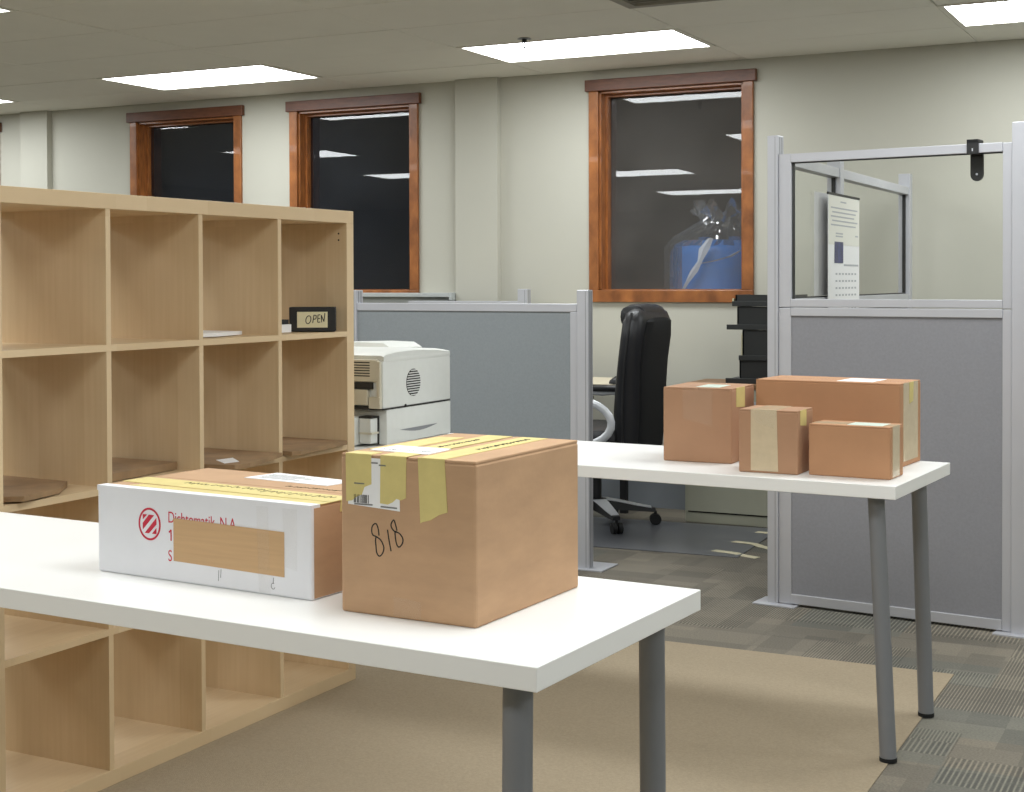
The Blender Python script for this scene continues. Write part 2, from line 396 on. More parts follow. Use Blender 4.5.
# ceiling: tiles hung one by one below a backing slab
ceiling = tag(B('ceiling', 'dark_gap', None, (XL, XR, YB, WY, CH+0.03, CH+0.08)), 'suspended ceiling of large pale tiles', kind='structure')
TX, TY, GX, GY = 1.239, 0.61, -6.205, 6.722
LIGHTS = {}
for ci, c in enumerate((-2, 0, 2, 4, 6)):
    for r in (0, -4, -8, -12): LIGHTS[(c, r)] = 1
LIGHTS[(-4, -4)] = 1
VENT = (3, -2)
bm = bmesh.new(); box(bm, 0.0035, TX-0.0035, 0.0035, TY-0.0035, 0.0, 0.012, bev=0.002, seg=1)
tile_me = bpy.data.meshes.new('ceiling_tile'); bm.to_mesh(tile_me); bm.free(); tile_me.materials.append(MATS['ceiling_tile'])
rest = bmesh.new(); edge = bmesh.new()
for c in range(-5, 8):
    for r in range(-16, 2):
        x0, y0 = GX+c*TX, GY+r*TY
        if (c, r) in LIGHTS: continue
        if (c, r) == VENT:
            box(rest, x0+0.61, x0+TX, y0, y0+TY, CH, CH+0.012); continue
        if x0 < XL or x0+TX > XR or y0 < YB or y0+TY > WY:
            a0, a1, b0, b1 = max(x0, XL), min(x0+TX, XR), max(y0, YB), min(y0+TY, WY)
            if a1-a0 < 0.02 or b1-b0 < 0.02: continue
            if r == 1 and -3 <= c <= 5:
                B('ceiling_tile', 'ceiling_tile', ceiling, (a0+0.0025, a1-0.0025, b0+0.0025, b1-0.001, CH, CH+0.012), bev=0.002)
            else:
                box(rest, a0+0.0025, a1-0.0025, b0+0.0025, b1-0.0025, CH, CH+0.012)
        elif r >= -7 and c <= 5:
            o = link('ceiling_tile', tile_me, ceiling); o.location = (x0, y0, CH + random.choice((0, 0, 0, 0.0015)))
        else:
            box(rest, x0+0.0025, x0+TX-0.0025, y0+0.0025, y0+TY-0.0025, CH, CH+0.012)
tag(finish(rest, 'ceiling_tile_remainder', 'ceiling_tile', ceiling), kind='stuff')

def fixture_meshes():
    a = bmesh.new(); f = 0.022
    box(a, 0.004, TX-0.004, 0.004, f, -0.004, 0.02); box(a, 0.004, TX-0.004, TY-f, TY-0.004, -0.004, 0.02)
    box(a, 0.004, f+0.008, f, TY-f, -0.004, 0.02); box(a, TX-f-0.008, TX-0.004, f, TY-f, -0.004, 0.02)
    fr = bpy.data.meshes.new('frame'); a.to_mesh(fr); a.free(); fr.materials.append(MATS['ceiling_tile'])
    a = bmesh.new(); v = [a.verts.new(p) for p in ((f+0.008, f, 0.0), (f+0.008, TY-f, 0.0), (TX-f-0.008, TY-f, 0.0), (TX-f-0.008, f, 0.0))]
    a.faces.new(v); di = bpy.data.meshes.new('diffuser'); a.to_mesh(di); a.free(); di.materials.append(MATS['diffuser'])
    a = bmesh.new(); box(a, 0.004, TX-0.004, 0.004, TY-0.004, 0.012, 0.029)
    hs = bpy.data.meshes.new('housing'); a.to_mesh(hs); a.free(); hs.materials.append(MATS['ceiling_tile'])
    return fr, di, hs
FR, DI, HS = fixture_meshes()
LL = {(0, 0): 'lit fluorescent ceiling panel above the two left wood windows',
      (2, 0): 'lit fluorescent ceiling panel beside the sprinkler head, just left of the largest window',
      (4, 0): 'lit fluorescent ceiling panel at the top right corner of the picture',
      (-2, 0): 'lit fluorescent ceiling panel at the left edge near the window wall',
      (0, -4): 'lit fluorescent ceiling panel cut off by the top left corner'}
for (c, r) in LIGHTS:
    t = thing('ceiling_light', LL.get((c, r), 'lit fluorescent ceiling panel outside the picture, seen at most as a reflection'), 'ceiling light', (GX+c*TX, GY+r*TY, CH),
              group='fluorescent ceiling panels')
    for n_, me in (('frame', FR), ('diffuser', DI), ('housing', HS)): link(n_, me, t)
t = thing('air_vent', 'grey ceiling air vent at the top edge of the picture', 'vent', (GX+VENT[0]*TX, GY+VENT[1]*TY, CH))
B('frame', 'vent', t, (0.004, 0.606, 0.004, 0.05, -0.008, 0.02), (0.004, 0.606, 0.56, 0.606, -0.008, 0.02), (0.004, 0.05, 0.05, 0.56, -0.008, 0.02), (0.56, 0.606, 0.05, 0.56, -0.008, 0.02))
B('backing', 'vent', t, (0.05, 0.56, 0.05, 0.56, 0.012, 0.02))
for k in range(12): B('slat', 'vent', t, (0.05, 0.56, -0.018, 0.018, -0.001, 0.001), loc=(0, 0.075+k*0.042, 0.002), rot=(0.15, 0, 0))
t = thing('sprinkler_head', 'small dark fire sprinkler head hanging under the ceiling', 'sprinkler', (-3.275, 6.64, CH))
bm = bmesh.new(); cyl(bm, (0, 0, -0.004), (0, 0, 0.0), 0.036, 0.03); finish(bm, 'escutcheon', 'alu_dark', t, True)
bm = bmesh.new(); cyl(bm, (0, 0, -0.02), (0, 0, -0.004), 0.012); finish(bm, 'body', 'black_plastic', t, True)
bm = bmesh.new(); tube(bm, [(-0.011, 0, -0.018), (-0.012, 0, -0.035), (-0.003, 0, -0.046)], 0.0025); tube(bm, [(0.011, 0, -0.018), (0.012, 0, -0.035), (0.003, 0, -0.046)], 0.0025)
finish(bm, 'yoke', 'black_plastic', t, True)
bm = bmesh.new(); cyl(bm, (0, 0, -0.05), (0, 0, -0.045), 0.007); cyl(bm, (0, 0, -0.044), (0, 0, -0.02), 0.0025); finish(bm, 'bulb', 'hanger_black', t, True)

tag(B('trim_1', 'heater', None, (-5.75, -4.345, WY-0.10, WY, 1.150, 1.176), (-5.75, -4.345, WY-0.05, WY, 1.11, 1.150), (-4.345, -4.325, WY-0.10, WY-0.05, 1.13, 1.178), bev=0.003),
    'grey ledge running under the windows to the pilaster', kind='structure')

# beige carpet laid on the floor
rug = tag(B('rug', 'rug', None, (-4.2, -0.815, -0.6, 4.70, 0.0, 0.003), bev=0.002), 'plain beige carpet laid over the grey carpet tiles under the tables', 'rug')

# ------------------------------------------------------------------ tables
def table(name, label, loc, rz, L, W, H, splay, inL, bk):
    # origin at the floor below the front right corner of the top; runs to -x and +y
    t = thing(name, label, 'table', (loc[0], loc[1], 0), rz)
    T = 0.034
    B('tabletop', 'white_lam', t, (-L, 0, 0, W, H-T, H), bev=0.0015)
    for sx in (0, 1):
        for sy in (0, 1):
            tx = -0.072 if sx == 0 else -L+inL; ty = 0.075 if sy == 0 else W-(bk if sx == 0 else 0.13)
            fx = tx + (splay if sx == 0 else -splay)*(1.0 if sy == 0 else 0.55); fy = ty + (-0.020 if sy == 0 else 0.004)
            bm = bmesh.new(); cyl(bm, (fx, fy, 0.012), (tx, ty, H-T-0.004), 0.0215, n=28)
            lg = finish(bm, 'leg', 'leg_grey', t, True)
            bm = bmesh.new(); cyl(bm, (fx, fy, 0.003), (fx, fy, 0.013), 0.0225, n=28); finish(bm, 'foot_cap', 'black_rubber', lg, True)
            bm = bmesh.new(); cyl(bm, (tx, ty, H-T-0.006), (tx, ty, H-T), 0.04, n=28); finish(bm, 'mounting_plate', 'leg_grey', lg, True)
    return t
TH1, TH2 = 0.735, 0.722
T1 = table('work_table', 'white table in the foreground carrying two large boxes', (-0.834, 1.722), -0.0581, 1.695, 0.557, TH1, 0.004, 0.03, 0.038)
T2 = table('work_table', 'white table further back carrying four brown boxes and a printer', (-0.789, 3.716), -0.064, 2.0, 0.560, TH2, 0.038, 0.072, 0.068)

# ------------------------------------------------------------------ cube shelf
S = thing('cube_shelf', 'tall birch veneer cube shelf of four columns and four rows', 'shelf', (-2.481, 3.822, 0.003), -0.0125)
S.scale = (1.0, 0.995, 0.998)
SH, ST, SI, SD, SDEP = 1.465, 0.038, 0.335, 0.0163, 0.39
B('top_board', 'veneer', S, (-SDEP, 0, -SH, 0, SH-ST, SH), bev=0.0012)
B('bottom_board', 'veneer', S, (-SDEP, 0, -SH, 0, 0, ST), bev=0.0012)
B('side_panel', 'veneer', S, (-SDEP, 0, -ST, 0, ST, SH-ST), bev=0.0012)
B('side_panel', 'veneer', S, (-SDEP, 0, -SH, -SH+ST, ST, SH-ST), bev=0.0012)
for i in range(3):
    z = ST+SI*(i+1)+SD*i
    B('shelf_board', 'veneer', S, (-SDEP+0.002, -0.001, -SH+ST, -ST, z, z+SD))
for i in range(3):
    y = -(ST+SI*(i+1)+SD*i)
    for k in range(4):
        z = ST+k*(SI+SD)
        B('divider', 'veneer', S, (-SDEP+0.003, -0.002, y-SD, y, z, z+SI))
bm = bmesh.new()
for z in (1.395, 1.375):
    cyl(bm, (-0.03, -ST-0.0005, z), (-0.03, -ST+0.001, z), 0.003, n=10)
finish(bm, 'peg_hole', 'dark_slot', S)
def SP(x, y, z):      # shelf local to world
    return S.matrix_basis @ Vector((x, y, z)) if False else Matrix.Translation(S.location) @ Matrix.Rotation(-0.0125, 4, 'Z') @ Vector((x, y, z))
Z2, Z3 = ST+2*(SI+SD), ST+3*(SI+SD)

def sheet(name, m, pts, z0, th, label, cat, curl=0.0, group=None):
    # flat sheet from a plan outline; slight curl on its front
    bm = bmesh.new(); xs_ = [p[0] for p in pts]
    def zz(x): return z0 + curl*max(0.0, (x-(max(xs_)-0.06))/0.06)**2
    lo = [bm.verts.new((x, y, zz(x))) for x, y in pts]; hi = [bm.verts.new((x, y, zz(x)+th)) for x, y in pts]
    loft(bm, [lo, hi]); o = finish(bm, name, m); return tag(o, label, cat, group)
def wp(l): return [(SP(x, y, 0).x, SP(x, y, 0).y) for x, y in l]
# column y ranges (from the far, right end): col4 right-most
def cy(k):   # k=0 right-most column
    a = -(ST+k*(SI+SD)); return a-SI, a
y0, y1 = cy(1)
sheet('paper_stack', 'paper', wp([(-0.09, y0+0.02), (-0.06, y0+0.13), (-0.10, y1-0.04), (-0.30, y1-0.03), (-0.33, y0+0.02)]), Z3+0.003, 0.010,
      'loose white papers in the top row, third cube from the left', 'paper')
y0, y1 = cy(0)
sheet('paper_stack', 'paper', wp([(-0.075, -0.290), (-0.075, -0.225), (-0.25, -0.235), (-0.25, -0.290)]), Z3+0.003, 0.024,
      'stack of papers beside the black OPEN tray in the top right cube', 'paper')
sheet('notebook', 'black_plastic', wp([(-0.08, -0.288), (-0.08, -0.230), (-0.24, -0.240), (-0.24, -0.288)]), Z3+0.0275, 0.014,
      'thin black notebook on the papers beside the OPEN tray', 'notebook')
# flattened cardboard on the second board
for k, (lab, pts, cl) in enumerate([
    ('flattened brown cardboard in the second row, rightmost cube', lambda a, b: [(0.045, a+0.03), (0.030, a+0.12), (0.012, b-0.02), (-0.34, b-0.01), (-0.34, a+0.01), (0.03, a+0.005)], 0.0),
    ('flattened brown cardboard with a white label, second row, third cube from the left', lambda a, b: [(0.075, a+0.035), (0.085, a+0.09), (0.02, b-0.015), (-0.33, b-0.01), (-0.33, a+0.01), (-0.03, a+0.01)], 0.0),
    ('flattened brown cardboard in the second row, second cube from the left', lambda a, b: [(-0.05, a+0.01), (-0.07, b-0.01), (-0.33, b-0.01), (-0.33, a+0.01)], 0.0),
    ('flattened brown cardboard in the second row, leftmost cube', lambda a, b: [(-0.06, a+0.02), (0.02, a+0.05), (-0.02, a+0.20), (-0.10, b-0.03), (-0.33, b-0.02), (-0.33, a+0.01)], 0.004)]):
    a, b = cy(k); n = 2 if k in (1, 3) else 1
    o = sheet('cardboard_sheet', 'card_old', wp(pts(a, b)), Z2+0.0035, 0.012 if k != 2 else 0.02, lab, 'cardboard', cl, 'flattened cardboard pieces on the cube shelf')
    if k == 1:
        p = wp([(0.03, a+0.05), (0.04, a+0.10), (-0.03, a+0.16), (-0.04, a+0.10)])
        bm = bmesh.new(); loft(bm, [[bm.verts.new((x, y, Z2+h)) for x, y in p] for h in (0.0155, 0.0162)])
        finish(bm, 'label', 'paper', o)

# black tray with the OPEN note
a, b = cy(0)
p = Vector((-2.594, 3.637, 0))
OT = thing('desk_tray', 'black desk tray with a handwritten OPEN note in the top right cube', 'tray', (p.x, p.y, Z3+0.003), math.radians(32))
# local x runs along the long side (away), local -y... front face looks to the camera side
LW, LD_, LH = 0.140, 0.07, 0.074
B('base', 'black_plastic', OT, (0, LW, 0, LD_, 0, 0.006), bev=0.002)
B('front_panel', 'black_plastic', OT, (0, LW, -0.005, 0, 0, LH), bev=0.002)
B('rear_panel', 'black_plastic', OT, (0, LW, LD_, LD_+0.005, 0, LH), bev=0.002)
B('end_panel', 'black_plastic', OT, (0, 0.005, 0, LD_, 0.006, LH), bev=0.001)
B('end_panel', 'black_plastic', OT, (LW-0.005, LW, 0, LD_, 0.006, LH), bev=0.001)
nt_ = B('note', 'paper_cream', OT, (0.024, 0.116, -0.0062, -0.0050, 0.012, 0.060))
op = [oval(0.066, 0.036, 0.0075, 0.0120, tilt=0.15)]
for seg in (((0.079, 0.026), (0.083, 0.050)), ((0.082, 0.050), (0.090, 0.049)), ((0.090, 0.049), (0.089, 0.039)), ((0.089, 0.039), (0.081, 0.037)),
            ((0.094, 0.028), (0.095, 0.050)), ((0.094, 0.050), (0.102, 0.051)), ((0.095, 0.039), (0.101, 0.040)), ((0.094, 0.028), (0.102, 0.029)),
            ((0.106, 0.028), (0.105, 0.050)), ((0.105, 0.050), (0.113, 0.030)), ((0.113, 0.030), (0.116, 0.056))): op.append(list(seg))
strokes('handwriting', 'ink', nt_, op, 0.0026, (-0.008, -0.0063, 0.0), (1, 0, 0), (0, 0, 1), (0, -1, 0))

# ------------------------------------------------------------------ cardboard boxes
def carton(label, loc, rz, W, D, H, m='card', z=TH1, seam='x', flap_m=None):
    # origin: bottom front left corner; +x along the front, +y to the back
    t = thing('cardboard_box', label, 'box', (loc[0], loc[1], z), rz)
    F = 0.004
    B('body', m, t, (0, W, 0, D, 0, H-F), bev=0.004)
    fm = flap_m or m; g = 0.0015
    if seam == 'x':
        B('flap', fm, t, (0.001, W-0.001, 0.001, D/2-g, H-F-0.001, H), bev=0.0015); B('flap', fm, t, (0.001, W-0.001, D/2+g, D-0.001, H-F-0.001, H), bev=0.0015)
    else:
        B('flap', fm, t, (0.001, W/2-g, 0.001, D-0.001, H-F-0.001, H), bev=0.0015); B('flap', fm, t, (W/2+g, W-0.001, 0.001, D-0.001, H-F-0.001, H), bev=0.0015)
    return t
def poly_prism(name, m, parent, pts, org, ax, ay, nrm, th=0.0006):
    bm = bmesh.new(); o, ax, ay, nrm = Vector(org), Vector(ax), Vector(ay), Vector(nrm)
    if m == 'tape_clear': bm.faces.new([bm.verts.new(o+ax*x+ay*y+nrm*th) for x, y in pts])     # a film: one sheet just proud of the board
    else: loft(bm, [[bm.verts.new(o+ax*x+ay*y+nrm*h) for x, y in pts] for h in (-0.0002, th)])
    return finish(bm, name, m, parent)
XA, YA, ZA = (1, 0, 0), (0, 1, 0), (0, 0, 1)
FN, RN, UN = (0, -1, 0), (1, 0, 0), (0, 0, 1)
def squiggle(x0, x1, y, h, n, seed, slant=0.0):
    r = random.Random(seed); out = []; x = x0; L = []
    while x < x1:
        L = [(x, y-h*0.5*r.uniform(0.4, 1)), (x+h*0.15, y+h*0.5*r.uniform(0.4, 1)), (x+h*0.45, y-h*0.3*r.random()), (x+h*0.7, y+h*0.4*r.random())]
        out.append([(a+slant*(b-y), b) for a, b in L]); x += h*r.uniform(0.75, 1.25)
    return out

# --- big brown box marked 818
W, D, H = 0.244, 0.333, 0.246
b818 = carton('big brown box marked 818 by hand, taped over the top', (-1.250, 1.886), math.radians(-2.7), W, D, H, 'card', TH1, 'y')
def tape_over(parent, name, m, x0, x1, drop, back, H, jag=None, th=0.0008):
    # tape lying on the top along y and folded down over the front edge
    j = jag or [(x1, -drop), (x0, -drop)]
    poly_prism('%s' % name, m, parent, [(x0, 0.0), (x1, 0.0), (x1, back), (x0, back)], (0, 0, H), XA, YA, UN, th)
    poly_prism('%s' % name, m, parent, [(x0, 0.0), (x1, 0.0)] + j, (0, 0, H), XA, ZA, FN, th)
lb = poly_prism('shipping_label', 'paper', b818, [(0.014, -0.005), (0.108, -0.005), (0.110, -0.083), (0.014, -0.078)], (0, 0, H), XA, ZA, FN, 0.0004)
poly_prism('shipping_label', 'paper', b818, [(0.020, 0.05), (0.135, 0.04), (0.13, 0.115), (0.025, 0.12)], (0, 0, H), XA, YA, UN, 0.0012)
bc = []
x = 0.026
rr = random.Random(4)
while x < 0.053: bc.append([(x, -0.075), (x, -0.062)]); x += rr.choice((0.0022, 0.0032))
strokes('barcode', 'ink', lb, bc, 0.0012, (0, -0.0004, H), XA, ZA, FN)
strokes('print', 'ink_grey', lb, [[(0.058, -0.012), (0.07, -0.012)], [(0.072, -0.015), (0.085, -0.015)], [(0.026, -0.045), (0.045, -0.045)], [(0.026, -0.080+0.003), (0.06, -0.0765)], [(0.075, -0.078), (0.105, -0.0785)]], 0.0022, (0, -0.0004, H), XA, ZA, FN)
tape_over(b818, 'masking_tape', 'tape_masking', 0.010, 0.058, 0.06, 0.03, H, [(0.058, -0.045), (0.045, -0.050), (0.040, -0.062), (0.030, -0.066), (0.022, -0.072), (0.011, -0.074)])
tape_over(b818, 'masking_tape', 'tape_masking', 0.075, 0.122, 0.07, 0.325, H, [(0.121, -0.062), (0.112, -0.066), (0.104, -0.064), (0.097, -0.070), (0.088, -0.074), (0.074, -0.073)])
tape_over(b818, 'masking_tape', 'tape_masking', 0.143, 0.190, 0.09, 0.325, H, [(0.195, -0.078), (0.180, -0.083), (0.165, -0.092), (0.150, -0.096), (0.147, -0.098)])
poly_prism('masking_tape', 'tape_masking', b818, [(0.012, 0.06), (0.062, 0.06), (0.060, 0.27), (0.014, 0.26)], (0, 0, H), XA, YA, UN, 0.001)
poly_prism('clear_tape', 'tape_clear', b818, [(0.098, 0.0), (0.148, 0.0), (0.147, 0.026), (0.098, 0.030)], (0, 0, 0.003), XA, ZA, FN, 0.0006)
def pen(pts):      # smooth a hand-drawn outline given in the digits' own grid
    P = [((360+x/13.2-342.5)*0.00186, 0.246*(1-(510+y/13.2-457)/161)) for x, y in pts]; out = []
    for k in range(len(P)-1):
        p0, p1, p2, p3 = P[max(k-1, 0)], P[k], P[k+1], P[min(k+2, len(P)-1)]
        for t in (0, 0.25, 0.5, 0.75):
            out.append(tuple(0.5*(2*b+(c-a)*t+(2*a-5*b+4*c-d)*t*t+(3*b-a-3*c+d)*t**3) for a, b, c, d in zip(p0, p1, p2, p3)))
    return out + [P[-1]]
num = [pen([(275, 360), (265, 270), (235, 205), (190, 240), (180, 310), (195, 360), (240, 378), (300, 420), (338, 510), (320, 590), (280, 632), (245, 590), (235, 500), (230, 420), (240, 375)]),
       pen([(387, 270), (405, 400), (432, 550)]),
       pen([(510, 270), (490, 190), (468, 135), (435, 190), (440, 240), (480, 285), (540, 305), (585, 370), (575, 440), (535, 485), (505, 450), (490, 370), (485, 290), (505, 285)])]
strokes('handwriting', 'ink', b818, num, 0.0020, (0, 0, 0), XA, ZA, FN)
strokes('handwriting', 'ink', b818, squiggle(0.03, 0.20, 0.0, 0.012, 8, 3), 0.0018, (0.170, 0.10, H+0.0009), (0, 1, 0), (-1, 0, 0), UN)
strokes('handwriting', 'ink', b818, squiggle(0.05, 0.17, 0.0, 0.010, 8, 9), 0.0014, (0.098, 0.08, H+0.0009), (0, 1, 0), (-1, 0, 0), UN)
strokes('handwriting', 'ink_grey', b818, squiggle(0.0, 0.09, 0.0, 0.008, 8, 12), 0.0010, (0.035, 0.065, H+0.0013), (1, 0.0, 0), (0, 1, 0), UN)

# --- white printed box
W, D, H = 0.4846, 0.280, 0.152
bw = carton('white printed box with red lettering and a brown patch on its front', (-1.813, 1.961), math.radians(-4.6), W, D, H, 'card_white', TH1, 'x', 'card')
B('end_face', 'card', bw, (W-0.001, W+0.0006, 0.006, D-0.002, 0.003, H-0.004))
B('front_flap', 'card_white', bw, (0.0, W, -0.0006, 0.022, H-0.008, H+0.0012))
# masking tape along the top seam with writing, plus a label
poly_prism('masking_tape', 'tape_masking', bw, [(0.0, 0.060), (W, 0.050), (W, 0.112), (0.0, 0.122)], (0, 0, H), XA, YA, UN, 0.001)
poly_prism('masking_tape', 'tape_masking', bw, [(0.05, 0.026), (W, 0.024), (W, 0.048), (0.06, 0.050)], (0, 0, H), XA, YA, UN, 0.0008)
poly_prism('masking_tape', 'tape_masking', bw, [(0.075, 0.0), (0.13, 0.0), (0.13, -0.022), (0.072, -0.018)], (W+0.0006, 0, H), YA, ZA, RN, 0.0008)
poly_prism('clear_tape', 'tape_clear', bw, [(0.11, 0.0), (0.19, 0.0), (0.19, -0.12), (0.11, -0.12)], (W+0.0006, 0, H-0.01), YA, ZA, RN, 0.0008)
poly_prism('shipping_label', 'paper', bw, [(0.16, 0.205), (0.36, 0.195), (0.37, 0.265), (0.17, 0.285)], (0, 0, H), XA, YA, UN, 0.001)
strokes('label_print', 'ink_grey', bw, [[(0.18, 0.26-0.01*i), (0.26+0.02*(i % 3), 0.258-0.01*i)] for i in range(5)], 0.002, (0, 0, H+0.001), XA, YA, UN)
strokes('handwriting', 'ink_brown', bw, squiggle(0.12, 0.30, 0.098, 0.022, 8, 21) + squiggle(0.31, 0.46, 0.088, 0.022, 8, 22), 0.0026, (0, 0, H+0.001), XA, YA, UN)
strokes('handwriting', 'ink_brown', bw, squiggle(0.30, 0.42, 0.160, 0.016, 8, 25), 0.0022, (0, 0, H+0.0002), XA, YA, UN)
# red logo: ring crossed by slanting bars
cx, cz, R = 0.127, 0.094, 0.0245
def ring_lines(r, n=40): return [[(cx+r*math.cos(2*PI*i/n), cz+1.08*r*math.sin(2*PI*i/n)) for i in range(n+1)]]
lg = strokes('logo', 'red_ink', bw, ring_lines(R), 0.0036, (0, 0, 0), XA, ZA, FN)
for bar in (((-1, 1), (-0.34, 1), (-1, 0.43)), ((-0.1, 1), (0.68, 1), (-1, -0.66), (-1, 0.05)), ((1, 0.73), (1, 0.02), (-0.1, -1), (-0.72, -1)), ((1, -0.35), (1, -1), (0.35, -1))):
    poly_prism('logo_bar', 'red_ink', lg, [(cx+x*0.66*R, cz+y*0.66*R) for x, y in bar], (0, 0, 0), XA, ZA, FN, 0.0004)
text_mesh('lettering', 'Dichtomatik, N.A.', 0.0275, 'red_ink', bw, (0.170, 0.0, 0.1005), XA, ZA, FN, 0.78)
strokes('lettering', 'red_ink', bw, [[(0.1775, 0.0695), (0.1775, 0.0885)], [(0.1772, 0.0880), (0.1728, 0.0835)]], 0.0026, (0, 0, 0), XA, ZA, FN)
text_mesh('lettering', 'S', 0.0275, 'red_ink', bw, (0.170, 0.0, 0.0345), XA, ZA, FN, 0.78)
poly_prism('cardboard_patch', 'card_patch', bw, [(0.184, 0.036), (0.428, 0.033), (0.428, 0.106), (0.184, 0.109)], (0, 0, 0), XA, ZA, FN, 0.0012)
poly_prism('clear_tape', 'tape_clear', bw, [(0.375, 0.004), (0.40, 0.004), (0.395, 0.145), (0.37, 0.145)], (0, -0.0012, 0), XA, ZA, FN, 0.0006)
poly_prism('clear_tape', 'tape_clear', bw, [(0.43, 0.050), (0.455, 0.045), (0.455, 0.145), (0.425, 0.145)], (0, -0.0002, 0), XA, ZA, FN, 0.0006)
strokes('scuff_mark', 'ink_grey', bw, [[(0.285, 0.012), (0.286, 0.030)], [(0.29, 0.018), (0.291, 0.032)], oval(0.404, 0.016, 0.004, 0.005, 60, 340, 10), [(0.404, 0.020), (0.405, 0.030)]], 0.0009, (0, 0, 0), XA, ZA, FN)

# --- four boxes on the rear table
W, D, H = 0.208, 0.215, 0.215
bA = carton('square brown box at the left end of the row on the rear table', (-1.513, 3.973), math.radians(0.3), W, D, H, 'card_dark', TH2, 'y')
poly_prism('masking_tape', 'tape_masking', bA, [(0.04, 0.0), (0.12, 0.0), (0.12, -0.06), (0.04, -0.055)], (W, 0, H), YA, ZA, RN, 0.0008)
poly_prism('shipping_label', 'label_green', bA, [(0.09, 0.03), (0.16, 0.03), (0.16, 0.14), (0.09, 0.14)], (0, 0, H), XA, YA, UN, 0.0008)
poly_prism('clear_tape', 'tape_clear', bA, [(0.06, 0.0), (0.15, 0.0), (0.15, -0.11), (0.06, -0.09)], (0, 0, H), XA, ZA, FN, 0.0006)
poly_prism('clear_tape', 'tape_clear', bA, [(0.05, 0.0), (0.15, 0.0), (0.15, D), (0.05, D)], (0, 0, H+0.0008), XA, YA, UN, 0.0006)
W, D, H = 0.167, 0.139, 0.172
bB = carton('smallest brown cube box with wide pale tape down its front, rear table', (-1.238, 3.828), math.radians(-1.5), W, D, H, 'card_dark', TH2, 'y')
poly_prism('packing_tape', 'tape_tan', bB, [(0.035, 0.0), (0.108, 0.0), (0.112, -H+0.006), (0.035, -H+0.006)], (0, 0, H), XA, ZA, FN, 0.0008)
poly_prism('packing_tape', 'tape_tan', bB, [(0.035, 0.0), (0.108, 0.0), (0.108, D), (0.035, D)], (0, 0, H), XA, YA, UN, 0.0008)
poly_prism('masking_tape', 'tape_masking', bB, [(0.02, 0.0), (0.075, 0.0), (0.075, -0.045), (0.02, -0.04)], (W, 0, H), YA, ZA, RN, 0.0008)
poly_prism('clear_tape', 'tape_clear', bB, [(0.03, 0.0), (0.11, 0.0), (0.10, -0.05), (0.05, -0.035)], (0, -0.0008, H), XA, ZA, FN, 0.0006)
W, D, H = 0.222, 0.122, 0.138
bD = carton('low brown box at the front right corner of the rear table', (-1.048, 3.844), math.radians(-3.8), W, D, H, 'card_red', TH2, 'x')
poly_prism('packing_tape', 'tape_tan', bD, [(0.02, 0.0), (0.085, 0.0), (0.085, -H+0.004), (0.02, -H+0.004)], (W, 0, H), YA, ZA, RN, 0.0008)
poly_prism('shipping_label', 'label_green', bD, [(0.10, 0.02), (0.195, 0.02), (0.195, 0.095), (0.10, 0.095)], (0, 0, H), XA, YA, UN, 0.0008)
poly_prism('packing_tape', 'tape_tan', bD, [(0.0, 0.03), (W, 0.03), (W, 0.085), (0.0, 0.085)], (0, 0, H), XA, YA, UN, 0.0005)
W, D, H = 0.427, 0.200, 0.235
bC = carton('long brown box standing behind the smaller boxes on the rear table', (-1.280, 4.118), math.radians(-5.0), W, D, H, 'card_red', TH2, 'x')
poly_prism('packing_tape', 'tape_tan', bC, [(0.03, 0.0), (0.17, 0.0), (0.17, -0.22), (0.03, -0.22)], (W, 0, H), YA, ZA, RN, 0.0008)
poly_prism('masking_tape', 'tape_masking', bC, [(0.085, 0.0), (0.125, 0.0), (0.120, -0.055), (0.085, -0.06)], (W+0.0008, 0, H), YA, ZA, RN, 0.0008)
poly_prism('packing_tape', 'tape_clear', bC, [(0.0, 0.055), (W, 0.055), (W, 0.12), (0.0, 0.12)], (0, 0, H), XA, YA, UN, 0.0007)
poly_prism('shipping_label', 'paper', bC, [(0.235, 0.03), (0.340, 0.03), (0.340, 0.16), (0.235, 0.16)], (0, 0, H), XA, YA, UN, 0.0008)

# ------------------------------------------------------------------ printer
P = thing('laser_printer', 'light grey laser printer behind the end of the cube shelf', 'printer', (-2.440, 3.918, TH2))
PW, PD, PH = 0.39, 0.448, 0.285
B('paper_feeder', 'printer', P, (-PW, 0, 0.03, PD, 0.002, 0.116), bev=0.006)
B('body', 'printer', P, (-PW, 0, 0.008, PD, 0.118, 0.272), (-PW, 0, 0.02, PD, 0.262, 0.285), bev=0.008)
# shaped top: rises gently toward the middle
bm = bmesh.new(); rings = []
for yy, hh in ((0.015, 0.0), (0.03, 0.008), (0.10, 0.016), (0.22, 0.018), (0.36, 0.010), (0.446, 0.0)):
    rings.append([bm.verts.new((-PW+0.002, yy, 0.27)), bm.verts.new((-0.002, yy, 0.27)), bm.verts.new((-0.002, yy, 0.284+hh*0.8)), bm.verts.new((-0.012, yy, 0.288+hh)), bm.verts.new((-PW+0.012, yy, 0.288+hh)), bm.verts.new((-PW+0.002, yy, 0.284+hh*0.8))])
loft(bm, rings); finish(bm, 'top_cover', 'printer', P, True)
bm = bmesh.new(); rings = []
for xx, hh in ((-0.37, 0.0), (-0.35, 0.014), (-0.22, 0.018), (-0.13, 0.016), (-0.10, 0.0)):
    rings.append([bm.verts.new((xx, 0.20, 0.29)), bm.verts.new((xx, 0.43, 0.285)), bm.verts.new((xx, 0.42, 0.300+hh)), bm.verts.new((xx, 0.22, 0.302+hh))])
loft(bm, rings); finish(bm, 'output_tray', 'printer', P, True)
